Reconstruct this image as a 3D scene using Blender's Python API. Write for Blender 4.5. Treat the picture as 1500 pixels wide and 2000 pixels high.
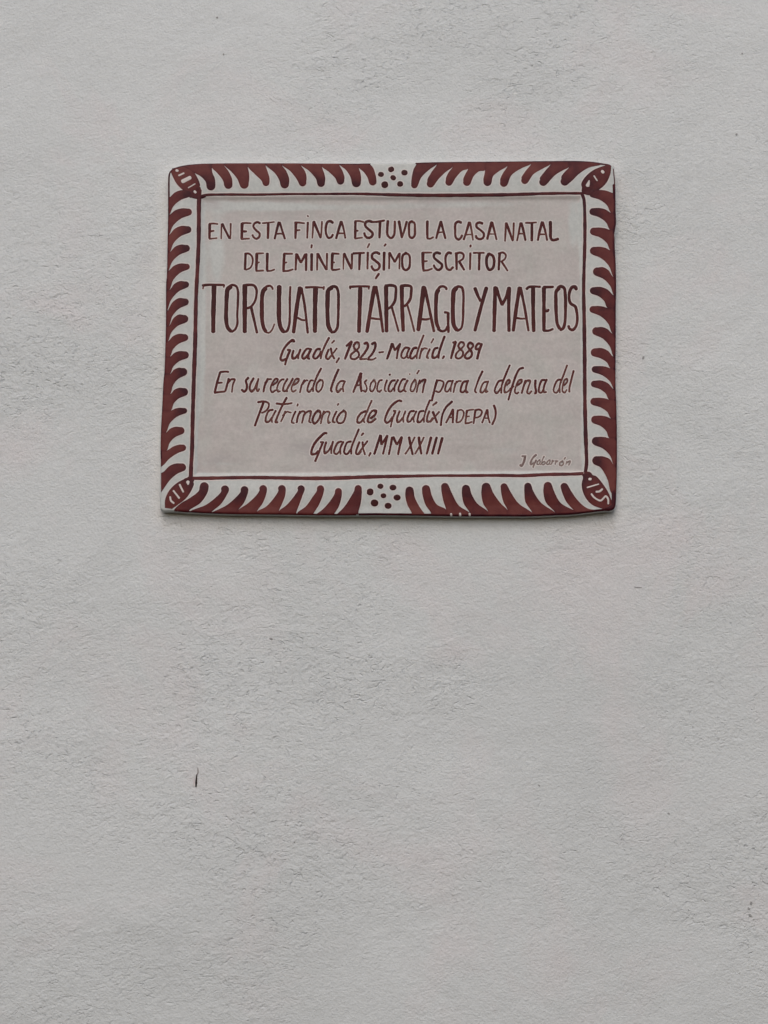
import bpy, math, random
import numpy as np
from mathutils import Vector

for o in list(bpy.data.objects):
    bpy.data.objects.remove(o, do_unlink=True)
scene = bpy.context.scene
COL = scene.collection
rnd = random.Random(7)
R = math.radians

# ------------------------------------------------------------------ camera
PITCH = R(10.5); DIST = 2.5; ZC = 2.0
CAM = Vector((0, -DIST, ZC - DIST * math.tan(PITCH)))
cd = bpy.data.cameras.new("camera")
cd.sensor_fit = 'VERTICAL'; cd.sensor_height = 24; cd.lens = 24 * 5000 / 2000
cd.clip_start = 0.05; cd.clip_end = 200
cam = bpy.data.objects.new("camera", cd); COL.objects.link(cam)
cam.location = CAM; cam.rotation_euler = (math.pi / 2 + PITCH, 0, 0)
scene.camera = cam

# ------------------------------------------------------------------ light
SUN_EL, SUN_AZ = R(45), R(-8)          # azimuth: from the street side, a little from the left
sun_dir = Vector((math.sin(SUN_AZ) * math.cos(SUN_EL), -math.cos(SUN_AZ) * math.cos(SUN_EL), math.sin(SUN_EL)))
world = bpy.data.worlds.new("World"); scene.world = world; world.use_nodes = True
wn = world.node_tree; wn.nodes.clear()
sky = wn.nodes.new("ShaderNodeTexSky"); sky.sky_type = 'NISHITA'; sky.sun_disc = False
sky.sun_elevation = SUN_EL; sky.sun_rotation = math.atan2(sun_dir.x, sun_dir.y)
sky.air_density = 1.0; sky.dust_density = 3.0; sky.ozone_density = 1.0
bg = wn.nodes.new("ShaderNodeBackground"); bg.inputs[1].default_value = 0.15
wo = wn.nodes.new("ShaderNodeOutputWorld")
wn.links.new(sky.outputs[0], bg.inputs[0]); wn.links.new(bg.outputs[0], wo.inputs[0])
sl = bpy.data.lights.new("sun", 'SUN'); sl.energy = 0.5; sl.angle = R(85); sl.color = (1.0, 0.985, 0.955)
so = bpy.data.objects.new("sun", sl); COL.objects.link(so)
so.rotation_euler = sun_dir.to_track_quat('Z', 'Y').to_euler()
scene.view_settings.view_transform = 'Standard'; scene.view_settings.look = 'None'
scene.view_settings.exposure = -0.17; scene.view_settings.gamma = 1.0
scene.render.engine = 'CYCLES'
scene.render.film_transparent = False

# ------------------------------------------------------------------ measuring: a pixel of the 1500x2000 picture -> point on a plane y = const
cp, sp = math.cos(PITCH), math.sin(PITCH)
def on_plane(u, v, y):
    a = (u - 750) / 5000; b = -(v - 1000) / 5000
    d = (a, cp - b * sp, sp + b * cp)
    t = (y - CAM.y) / d[1]
    return CAM.x + d[0] * t, CAM.z + d[2] * t

FACE = -0.0105                            # plane of the plaque's front
def F(u, v): return on_plane(u, v, FACE)
PX = DIST / 5000                         # one picture pixel on the wall in metres

# ------------------------------------------------------------------ materials
def new_mat(name):
    m = bpy.data.materials.new(name); m.use_nodes = True
    nt = m.node_tree; nt.nodes.clear()
    out = nt.nodes.new("ShaderNodeOutputMaterial"); b = nt.nodes.new("ShaderNodeBsdfPrincipled")
    nt.links.new(b.outputs[0], out.inputs[0])
    return m, nt, b
class N:
    def __init__(s, nt): s.nt = nt
    def noise(s, vec, scale, detail=4, rough=.5, dist=0):
        n = s.nt.nodes.new("ShaderNodeTexNoise"); n.inputs['Scale'].default_value = scale
        n.inputs['Detail'].default_value = detail; n.inputs['Roughness'].default_value = rough
        n.inputs['Distortion'].default_value = dist
        s.nt.links.new(vec, n.inputs['Vector']); return n.outputs[0]
    def coord(s, stretch=None, rot=None):
        t = s.nt.nodes.new("ShaderNodeTexCoord"); o = t.outputs['Object']
        if stretch or rot:
            mp = s.nt.nodes.new("ShaderNodeMapping")
            if stretch: mp.inputs['Scale'].default_value = stretch
            if rot: mp.inputs['Rotation'].default_value = rot
            s.nt.links.new(o, mp.inputs[0]); o = mp.outputs[0]
        return o
    def ramp(s, fac, stops):
        r = s.nt.nodes.new("ShaderNodeValToRGB"); s.nt.links.new(fac, r.inputs[0])
        e = r.color_ramp.elements
        while len(e) < len(stops): e.new(0.5)
        for k, (p, c) in enumerate(stops):
            e[k].position = p; e[k].color = (c, c, c, 1) if isinstance(c, (int, float)) else (*c, 1)
        return r.outputs[0]
    def math(s, op, a, b=None, c=None, clamp=False):
        m = s.nt.nodes.new("ShaderNodeMath"); m.operation = op; m.use_clamp = clamp
        for i, x in enumerate((a, b, c)):
            if x is None: continue
            if isinstance(x, (int, float)): m.inputs[i].default_value = x
            else: s.nt.links.new(x, m.inputs[i])
        return m.outputs[0]
    def mix(s, fac, a, b, mode='MIX'):
        m = s.nt.nodes.new("ShaderNodeMix"); m.data_type = 'RGBA'; m.blend_type = mode
        for i, x in ((0, fac), (6, a), (7, b)):
            if isinstance(x, (int, float)): m.inputs[i].default_value = x
            elif isinstance(x, tuple): m.inputs[i].default_value = (*x, 1)
            else: s.nt.links.new(x, m.inputs[i])
        return m.outputs[2]
    def bump(s, h, dist, strength=1, nrm=None):
        b = s.nt.nodes.new("ShaderNodeBump"); b.inputs['Distance'].default_value = dist
        b.inputs['Strength'].default_value = strength
        s.nt.links.new(h, b.inputs['Height'])
        if nrm: s.nt.links.new(nrm, b.inputs['Normal'])
        return b.outputs[0]
    def sep(s, v):
        x = s.nt.nodes.new("ShaderNodeSeparateXYZ"); s.nt.links.new(v, x.inputs[0]); return x.outputs

# plaque centre and half size (for the halo ring painted into the wall's colour)
cx0, cz0 = F(759, 660); ZLOW = F(759, 1004)[1]; ROUGH = F(640, 1300)

def mat_wall():
    m, nt, b = new_mat("old_white_limewash"); n = N(nt)
    c = n.coord()
    patch = n.ramp(n.noise(c, 2.6, 5, .6, .4), [(.35, 0.0), (.68, 1.0)])
    base = n.mix(patch, (.640, .656, .645), (.698, .713, .702))
    pink = n.ramp(n.noise(c, 6.5, 6, .65, .6), [(.50, 0.0), (.72, 1.0)])
    base = n.mix(n.math('MULTIPLY', pink, .75), base, (.705, .665, .656))
    grime = n.ramp(n.noise(n.coord((1, 1, .8)), 38, 7, .72, .5), [(.56, 0.0), (.78, 1.0)])
    big = n.ramp(n.noise(c, 5, 3, .5), [(.42, 0.0), (.66, 1.0)])
    base = n.mix(n.math('MULTIPLY', n.math('MULTIPLY', grime, big), .22), base, (.50, .49, .475))
    fine = n.ramp(n.noise(n.coord((1, 1, 1.4)), 330, 3, .6, .9), [(.30, 0.93), (.70, 1.05)])
    base = n.mix(1.0, base, fine, 'MULTIPLY')
    # small dark specks of dirt
    sp_ = n.ramp(n.noise(c, 150, 2, .5), [(.735, 0.0), (.79, 1.0)])
    base = n.mix(n.math('MULTIPLY', sp_, .28), base, (.40, .385, .37))
    # bright halo round the plaque, painted into the wall colour
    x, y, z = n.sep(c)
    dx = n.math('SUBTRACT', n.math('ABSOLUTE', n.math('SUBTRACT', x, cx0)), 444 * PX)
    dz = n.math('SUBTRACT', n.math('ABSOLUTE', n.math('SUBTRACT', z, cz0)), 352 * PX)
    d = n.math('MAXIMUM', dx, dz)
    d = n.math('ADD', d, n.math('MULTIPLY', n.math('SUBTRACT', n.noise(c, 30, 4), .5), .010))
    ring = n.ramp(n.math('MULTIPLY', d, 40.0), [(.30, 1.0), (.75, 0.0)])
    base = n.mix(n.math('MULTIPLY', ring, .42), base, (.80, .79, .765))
    # soft shade under the plaque's lower edge, painted in as warm beige
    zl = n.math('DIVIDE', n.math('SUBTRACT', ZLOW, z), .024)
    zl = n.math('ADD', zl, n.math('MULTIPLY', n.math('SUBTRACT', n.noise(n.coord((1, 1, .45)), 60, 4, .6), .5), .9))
    under_shade = n.ramp(zl, [(.0, 1.0), (.75, 0.0)])
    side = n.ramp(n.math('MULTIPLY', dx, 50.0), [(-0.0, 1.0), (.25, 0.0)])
    under_shade = n.math('MULTIPLY', n.math('MULTIPLY', under_shade, side), n.ramp(n.math('SUBTRACT', cz0, z), [(.0, 0.0), (.05, 1.0)]))
    base = n.mix(n.math('MULTIPLY', under_shade, .42), base, (.55, .51, .445))
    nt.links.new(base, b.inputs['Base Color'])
    b.inputs['Roughness'].default_value = .93; b.inputs['Specular IOR Level'].default_value = .15
    # relief: trowelled wrinkles, brush drag, fine sand; smooth and rough zones
    zone = n.ramp(n.noise(c, 3.4, 4, .6, .5), [(.40, 0.0), (.62, 1.0)])
    x_, y_, z_ = n.sep(c)
    rx = n.math('DIVIDE', n.math('SUBTRACT', x_, ROUGH[0]), .26); rz = n.math('DIVIDE', n.math('SUBTRACT', z_, ROUGH[1]), .12)
    rr = n.math('ADD', n.math('MULTIPLY', rx, rx), n.math('MULTIPLY', rz, rz))
    zone = n.math('ADD', zone, n.ramp(n.math('ADD', rr, n.noise(c, 9, 3, .5)), [(.35, .9), (.99, 0.0)]), clamp=True)
    patchy = n.ramp(n.noise(n.coord((1, 1, 1.6)), 21, 4, .6, .5), [(.40, 0.0), (.64, 1.0)])
    amp = n.math('ADD', .36, n.math('MULTIPLY', zone, n.math('ADD', .18, n.math('MULTIPLY', patchy, .42))))
    wr = n.noise(n.coord((1, 1, 1.12), (0, R(6), 0)), 215, 3, .62, .7)
    wr2 = n.noise(n.coord((1, 1, 1.7), (0, R(-12), 0)), 78, 4, .6, 1.3)
    nb = n.bump(n.noise(c, 9, 4, .55, .3), .0045)
    nb = n.bump(n.math('MULTIPLY', wr2, amp), .0011, 1, nb)
    nb = n.bump(n.math('MULTIPLY', wr, amp), .0013, 1, nb)
    dent = n.ramp(n.noise(n.coord((1, 1, 1.5), (0, R(15), 0)), 95, 3, .55, 1.6), [(.58, 1.0), (.72, 0.0)])
    nb = n.bump(n.mix(zone, (1, 1, 1), dent), .00070, 1, nb)
    nb = n.bump(n.noise(n.coord(None, (.5, .3, .7)), 460, 2, .6), .00060, 1, nb)
    nt.links.new(nb, b.inputs['Normal'])
    return m

def mat_glaze(name, panel=True):
    """tin-white glaze; inside the ruled line it carries a thin rosy-grey wash laid on with a broad brush"""
    m, nt, b = new_mat(name); n = N(nt)
    c = n.coord()
    cloud = n.ramp(n.noise(c, 22, 5, .6, .4), [(.35, 0.0), (.68, 1.0)])
    white = n.mix(cloud, (.495, .510, .485), (.565, .570, .540))
    at = nt.nodes.new("ShaderNodeAttribute"); at.attribute_name = "wash"; wash = at.outputs['Fac']
    streak = n.noise(n.coord((1, 1, 3.2), (0, R(7), 0)), 16, 5, .6, .8)
    streak2 = n.noise(n.coord((3.2, 1, 1)), 13, 4, .6, .6)
    wcol = n.mix(n.ramp(streak, [(.36, 0.0), (.66, 1.0)]), (.470, .430, .404), (.545, .500, .470))
    wcol = n.mix(n.math('MULTIPLY', n.ramp(streak2, [(.55, 0.0), (.78, 1.0)]), .75), wcol, (.50, .50, .462))
    wcol = n.mix(n.math('MULTIPLY', n.ramp(n.noise(c, 38, 5, .65, .5), [(.45, 0.0), (.68, 1.0)]), .55), wcol, (.455, .455, .415))
    wcol = n.mix(n.math('MULTIPLY', n.ramp(n.noise(n.coord((1, 1, 1.5), (1, 0, 0)), 24, 4, .6, .5), [(.50, 0.0), (.72, 1.0)]), .5), wcol, (.475, .415, .405))
    speck = n.ramp(n.noise(c, 300, 3, .7), [(.30, .90), (.70, 1.07)])
    wn_ = n.math('ADD', wash, n.math('MULTIPLY', n.math('SUBTRACT', n.noise(c, 45, 4, .6), .5), .55))
    fac = n.ramp(wn_, [(.30, 0.0), (.62, 1.0)])
    col = n.mix(fac, white, wcol)
    col = n.mix(1.0, col, speck, 'MULTIPLY')
    sm = nt.nodes.new("ShaderNodeAttribute"); sm.attribute_name = "joint_dark"
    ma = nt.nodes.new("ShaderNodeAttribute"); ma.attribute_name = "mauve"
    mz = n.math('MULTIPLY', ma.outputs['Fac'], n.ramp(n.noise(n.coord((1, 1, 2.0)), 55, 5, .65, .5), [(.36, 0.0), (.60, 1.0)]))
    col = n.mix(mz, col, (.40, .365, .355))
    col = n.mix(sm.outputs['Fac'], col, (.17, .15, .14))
    nt.links.new(col, b.inputs['Base Color'])
    nt.links.new(n.ramp(n.noise(c, 60, 4), [(.3, .30), (.7, .46)]), b.inputs['Roughness'])
    b.inputs['Specular IOR Level'].default_value = .4
    nb = n.bump(n.noise(c, 26, 3, .5), .0012)
    nb = n.bump(n.noise(c, 260, 3, .6), .00010, 1, nb)
    nt.links.new(nb, b.inputs['Normal'])
    return m

def mat_paint(name, dark, mid, light, mott=.5):
    """manganese-brown brush paint: 'tone' 0 = pooled and dark, 1 = thin and reddish"""
    m, nt, b = new_mat(name); n = N(nt)
    c = n.coord()
    at = nt.nodes.new("ShaderNodeAttribute"); at.attribute_name = "tone"
    t = n.math('ADD', at.outputs['Fac'], n.math('MULTIPLY', n.math('SUBTRACT', n.noise(c, 85, 5, .62, .3), .5), mott * 2))
    t = n.math('ADD', t, n.math('MULTIPLY', n.math('SUBTRACT', n.noise(c, 30, 2, .5), .5), mott))
    col = n.ramp(t, [(.08, dark), (.5, mid), (.98, light)])
    nt.links.new(col, b.inputs['Base Color'])
    b.inputs['Roughness'].default_value = .38; b.inputs['Specular IOR Level'].default_value = .14
    nt.links.new(n.bump(n.noise(c, 240, 3, .6), .00012), b.inputs['Normal'])
    return m

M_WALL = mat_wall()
M_GLAZE = mat_glaze("tin_glaze")
M_LEAF = mat_paint("brown_paint", (.044, .005, .010), (.108, .019, .019), (.158, .040, .033))
M_INK = mat_paint("lettering_paint", (.044, .005, .006), (.090, .014, .013), (.155, .060, .048), .32)
M_SIGN = mat_paint("signature_paint", (.12, .07, .065), (.19, .125, .115), (.26, .19, .17), .3)

def mat_flat(name, c1, c2, rough=.5, scale=60, spec=.35):
    m, nt, b = new_mat(name); n = N(nt)
    nt.links.new(n.mix(n.ramp(n.noise(n.coord(), scale, 4), [(.3, 0.0), (.7, 1.0)]), c1, c2), b.inputs['Base Color'])
    b.inputs['Roughness'].default_value = rough; b.inputs['Specular IOR Level'].default_value = spec
    return m
M_FRINGE = mat_flat("pale_halo_rim", (.60, .54, .505), (.67, .61, .575), .4)  # bright halo round each stroke, put into the colour
M_BARE = mat_flat("scratched_pale_glaze", (.60, .53, .49), (.70, .64, .60), .4)
M_CRACK = mat_flat("dark_crack", (.028, .020, .020), (.06, .045, .043), .9, 300, .1)
M_CRACK2 = mat_flat("faint_crack", (.26, .235, .23), (.34, .31, .30), .9, 300, .1)
M_PIT = mat_flat("pit_dirt", (.28, .275, .265), (.38, .375, .365), .9, 300, .1)
M_LIP = mat_flat("broken_plaster_lip", (.70, .62, .60), (.74, .67, .65), .9, 300, .1)

# ------------------------------------------------------------------ mesh helper
def link(name, verts, faces, mats, parent=None, mi=None, attrs=None, smooth=True):
    me = bpy.data.meshes.new(name)
    me.from_pydata([tuple(v) for v in verts], [], faces)
    for m in (mats if isinstance(mats, (list, tuple)) else [mats]): me.materials.append(m)
    if mi is not None: me.polygons.foreach_set('material_index', mi)
    me.polygons.foreach_set('use_smooth', [smooth] * len(me.polygons))
    for k, vals in (attrs or {}).items():
        a = me.attributes.new(k, 'FLOAT', 'POINT'); a.data.foreach_set('value', vals)
    me.update()
    o = bpy.data.objects.new(name, me); COL.objects.link(o)
    if parent: o.parent = parent
    return o

# ------------------------------------------------------------------ the wall: an old rendered wall, its slight belly added so the light fades downward
def wall_y(x, z):
    y = 0.0
    if z < 1.96: y += .095 * (1.96 - z) ** 2
    if z > 2.18: y += .12 * (z - 2.18) ** 2
    y += .0014 * math.sin(3.1 * x + 1.7 * z) * min(1, max(0, abs(x) - .23) * 6)
    y += .0016 * math.sin(7.3 * z + 2.0 * x + .5) * min(1, max(0, 1.93 - z) * 6)
    return y
X0, X1, Z0, Z1 = -1.0, 1.0, 1.0, 3.0
nx, nz = 200, 200
vs = [(X0 + (X1 - X0) * i / nx, 0, Z0 + (Z1 - Z0) * j / nz) for j in range(nz + 1) for i in range(nx + 1)]
vs = [(x, wall_y(x, z), z) for x, _, z in vs]
fs = [(j * (nx + 1) + i, j * (nx + 1) + i + 1, (j + 1) * (nx + 1) + i + 1, (j + 1) * (nx + 1) + i) for j in range(nz) for i in range(nx)]
ring = [i for i in range(nx + 1)] + [j * (nx + 1) + nx for j in range(1, nz + 1)] + [nz * (nx + 1) + i for i in range(nx - 1, -1, -1)] + [j * (nx + 1) for j in range(nz - 1, 0, -1)]
b0 = len(vs); vs += [(vs[k][0], .35, vs[k][2]) for k in ring]
for k in range(len(ring)):
    k2 = (k + 1) % len(ring); fs.append((ring[k2], ring[k], b0 + k, b0 + k2))
fs.append(tuple(range(b0, b0 + len(ring))))
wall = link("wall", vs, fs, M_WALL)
wall["label"] = "old white limewashed plaster wall with wrinkled finish behind the plaque"
wall["category"] = "wall"
wall["kind"] = "structure"

def on_wall(u, v, lift=0.0):
    y = 0.0
    for _ in range(4):
        x, z = on_plane(u, v, y); y = wall_y(x, z)
    x, z = on_plane(u, v, y - lift)
    return (x, y - lift, z)

# ------------------------------------------------------------------ plaque form
OUT = [(327.8, 350), (328.5, 340), (332.5, 332), (343, 326), (360, 321.6), (386, 319), (420, 318), (560, 318), (688, 318.6), (730, 318), (800, 317),
       (840, 315.8), (900, 315), (985, 314.5), (1080, 313.6), (1124, 313.4), (1156, 315), (1177, 318), (1191, 320.5), (1198.2, 326), (1200.8, 343),
       (1202, 360), (1203, 410), (1203.5, 436), (1201.4, 450), (1201.2, 480), (1202.5, 500), (1204, 560), (1203.3, 600), (1203.4, 650), (1203, 750), (1204.5, 790),
       (1205.3, 840), (1205.6, 900), (1205, 940), (1204, 964), (1203, 984), (1200.5, 993), (1193, 997.6), (1180, 998), (1140, 1002.6), (1119, 1005), (1076, 1007),
       (1028, 1008.8), (980, 1008.6), (900, 1008.6), (836, 1007.6), (740, 1006.6), (648, 1006.8), (520, 1005), (444, 1004), (364, 1000.6), (335, 998.5),
       (319, 998.2), (313.4, 994), (312.2, 986), (312.6, 948), (313.2, 900), (313, 880), (313.8, 840), (316.5, 790), (319, 740), (320.4, 730), (322.6, 670),
       (323.6, 630), (324.2, 550), (325.2, 540), (326.6, 480), (327.6, 420), (327.6, 370)]
def catmull(pts, step, closed=False):
    P = [Vector(p) for p in pts]; n = len(P); out = []
    rng = range(n if closed else n - 1)
    for i in rng:
        if closed: p0, p1, p2, p3 = P[i - 1], P[i], P[(i + 1) % n], P[(i + 2) % n]
        else:
            p1, p2 = P[i], P[i + 1]
            p0 = P[i - 1] if i > 0 else p1 * 2 - p2
            p3 = P[i + 2] if i + 2 < n else p2 * 2 - p1
        L = max(1e-6, (p2 - p1).length); k = max(1, int(math.ceil(L / step)))
        # centripetal
        def tj(ti, a, b): return ti + max(1e-6, (b - a).length) ** .5
        t0 = 0; t1 = tj(t0, p0, p1); t2 = tj(t1, p1, p2); t3 = tj(t2, p2, p3)
        for j in range(k):
            t = t1 + (t2 - t1) * j / k
            A1 = p0 * ((t1 - t) / (t1 - t0)) + p1 * ((t - t0) / (t1 - t0))
            A2 = p1 * ((t2 - t) / (t2 - t1)) + p2 * ((t - t1) / (t2 - t1))
            A3 = p2 * ((t3 - t) / (t3 - t2)) + p3 * ((t - t2) / (t3 - t2))
            B1 = A1 * ((t2 - t) / (t2 - t0)) + A2 * ((t - t0) / (t2 - t0))
            B2 = A2 * ((t3 - t) / (t3 - t1)) + A3 * ((t - t1) / (t3 - t1))
            out.append(B1 * ((t2 - t) / (t2 - t1)) + B2 * ((t - t1) / (t2 - t1)))
    if not closed: out.append(P[-1])
    return out
outline = catmull(OUT, 2.6, True)                          # clockwise in picture space
OA = np.array([(p.x, p.y) for p in outline])
OB = np.roll(OA, -1, 0); OD = OB - OA; OL2 = (OD ** 2).sum(1)
def edge_dist(u, v):
    """distance (px) inside the outline, and nearest point"""
    p = np.array((u, v)); t = np.clip(((p - OA) * OD).sum(1) / OL2, 0, 1)
    q = OA + OD * t[:, None]; d = np.hypot(*(q - p).T); k = int(d.argmin())
    s = OD[k][0] * (v - OA[k][1]) - OD[k][1] * (u - OA[k][0])   # >0 inside for clockwise in y-down
    return (d[k] if s > 0 else -d[k]), q[k]

# the ruled rectangle (px), inner side falls to the sunk panel
IQ = [(389, 381), (1140, 380), (1145, 928), (375, 933)]
def panel_depth(u, v):
    d = 1e9
    for k in range(4):
        (x1, y1), (x2, y2) = IQ[k], IQ[(k + 1) % 4]
        ex, ey = x2 - x1, y2 - y1; L = math.hypot(ex, ey)
        d = min(d, (ex * (v - y1) - ey * (u - x1)) / L)
    return d
def smooth(t): t = max(0, min(1, t)); return t * t * (3 - 2 * t)
ROLL = 4.5                                                  # px radius of the rounded outer edge
def height(u, v, de=None):
    """how far the glazed face stands forward of FACE (m)"""
    pd = panel_depth(u, v)
    h = -.0013 * smooth((pd - 1.5) / 9.5)
    if pd < 0: h += .0007 * math.sin(math.pi * min(1, max(0, -pd / 58)))  # cushioned border
    h += .00035 * math.sin(u * .011 + v * .006) + .00028 * math.sin(u * .005 - v * .013 + 1.3)
    if de is None: de = edge_dist(u, v)[0]
    if de < ROLL:
        t = max(0.0, (ROLL - de) / ROLL); t = min(t, 1.0)
        h -= ROLL * PX * (1 - math.sqrt(max(0, 1 - t * t)))
    return h
def onface(u, v, lift=0.0, de=None):
    x, z = F(u, v)
    return (x, FACE - height(u, v, de) - lift, z)

plaque = bpy.data.objects.new("ceramic_plaque", None); COL.objects.link(plaque)
plaque.empty_display_size = .1
PB = Vector((F(759, 1004)[0], 0, F(759, 1004)[1]))
plaque.location = PB
plaque["label"] = "white glazed ceramic memorial plaque hand painted with brown lettering and leafy border on the wall"
plaque["category"] = "plaque"
def local(vs): return [(x - PB.x, y - PB.y, z - PB.z) for x, y, z in vs]

# body: concentric loops from the outline to the middle
def bil(u, v):                                              # outline point -> coordinates in its bounding quad
    s = (u - 318) / (1204 - 318); t = (v - 316) / (1004 - 316); return s, t
n = len(outline)
inner = []
for p in outline:
    s, t = bil(p.x, p.y); s = min(1, max(0, s)); t = min(1, max(0, t))
    a = Vector(IQ[0]).lerp(Vector(IQ[1]), s); b = Vector(IQ[3]).lerp(Vector(IQ[2]), s)
    inner.append(a.lerp(b, t))
mid = Vector((760, 656))
loops = []                                                  # (list of (u,v), de) in px
nrm = []
for i in range(n):
    t = (outline[(i + 1) % n] - outline[i - 1]).normalized(); nrm.append(Vector((-t.y, t.x)))   # inward
verts, wash, joint_dark, mauve = [], [], [], []
def blob(u, v, cu, cv, ru, rv): return math.exp(-((u - cu) / ru) ** 2 - ((v - cv) / rv) ** 2)
def wash_at(u, v):
    """where the painter's broad brush laid the rosy wash (1) and where bare tin glaze shows (0)"""
    pd = panel_depth(u, v)
    w = smooth((pd - 3) / 12) if not (v < 395 and 392 < u < 1135) else smooth((v - 380) / 4)
    w -= .85 * (blob(u, v, 424, 490, 20, 95) + blob(u, v, 500, 402, 120, 12) + blob(u, v, 395, 640, 9, 220) + blob(u, v, 1120, 440, 14, 60) + .6 * blob(u, v, 700, 404, 170, 9)
                + .7 * blob(u, v, 930, 398, 150, 10) + .6 * blob(u, v, 440, 905, 60, 7) + .6 * blob(u, v, 1010, 880, 120, 12))
    m = .9 * (blob(u, v, 425, 898, 40, 8) + blob(u, v, 655, 888, 75, 10) + blob(u, v, 590, 872, 22, 10) + blob(u, v, 415, 398, 22, 9) + .6 * blob(u, v, 760, 390, 300, 5) + .5 * blob(u, v, 560, 420, 60, 10) + .4 * blob(u, v, 1060, 900, 60, 8))  # mauve patches; the long thin one along the top paints in border shade
    return max(0, min(1, w)), max(0, min(1, m))
def add_loop(pts, ys=None, des=None, w=0.0, sl_=0.0):
    for i, p in enumerate(pts):
        if ys is not None:
            x, z = on_plane(p.x, p.y, FACE); verts.append((x, ys, z))
        else:
            verts.append(onface(p.x, p.y, 0, des))
        pd = panel_depth(p.x, p.y)
        wv, mv = wash_at(p.x, p.y)
        wash.append(wv); mauve.append(mv); joint_dark.append(sl_)
add_loop(outline, ys=.004, sl_=.30)  # sides get darker towards the wall joint
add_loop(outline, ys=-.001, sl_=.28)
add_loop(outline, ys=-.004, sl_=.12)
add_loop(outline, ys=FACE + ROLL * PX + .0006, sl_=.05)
nl = 4
for k in range(1, 7):
    a = math.pi / 2 * k / 6; d = ROLL * (1 - math.cos(a))
    add_loop([outline[i] + nrm[i] * d for i in range(n)], des=d); nl += 1
rim = [outline[i] + nrm[i] * ROLL for i in range(n)]
KB = 26
for k in range(1, KB + 1):
    add_loop([rim[i].lerp(inner[i], k / KB) for i in range(n)], des=99); nl += 1
fr = [.012, .02, .028, .036, .045, .055, .07, .09] + [.09 + .89 * (k / 26) for k in range(1, 27)]
for f in fr:
    add_loop([inner[i].lerp(mid, f) for i in range(n)], des=99); nl += 1
faces = []
for l in range(nl - 1):
    for i in range(n):
        j = (i + 1) % n
        faces.append((l * n + i, (l + 1) * n + i, (l + 1) * n + j, l * n + j))
verts.append(onface(mid.x, mid.y, 0, 99)); wash.append(1.0); joint_dark.append(0.0); mauve.append(0.0)
c = len(verts) - 1
for i in range(n): faces.append(((nl - 1) * n + i, c, (nl - 1) * n + (i + 1) % n))
faces.append(tuple(range(n)))
body = link("glazed_body", local(verts), faces, M_GLAZE, plaque, attrs={"wash": wash, "joint_dark": joint_dark, "mauve": mauve})

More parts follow.
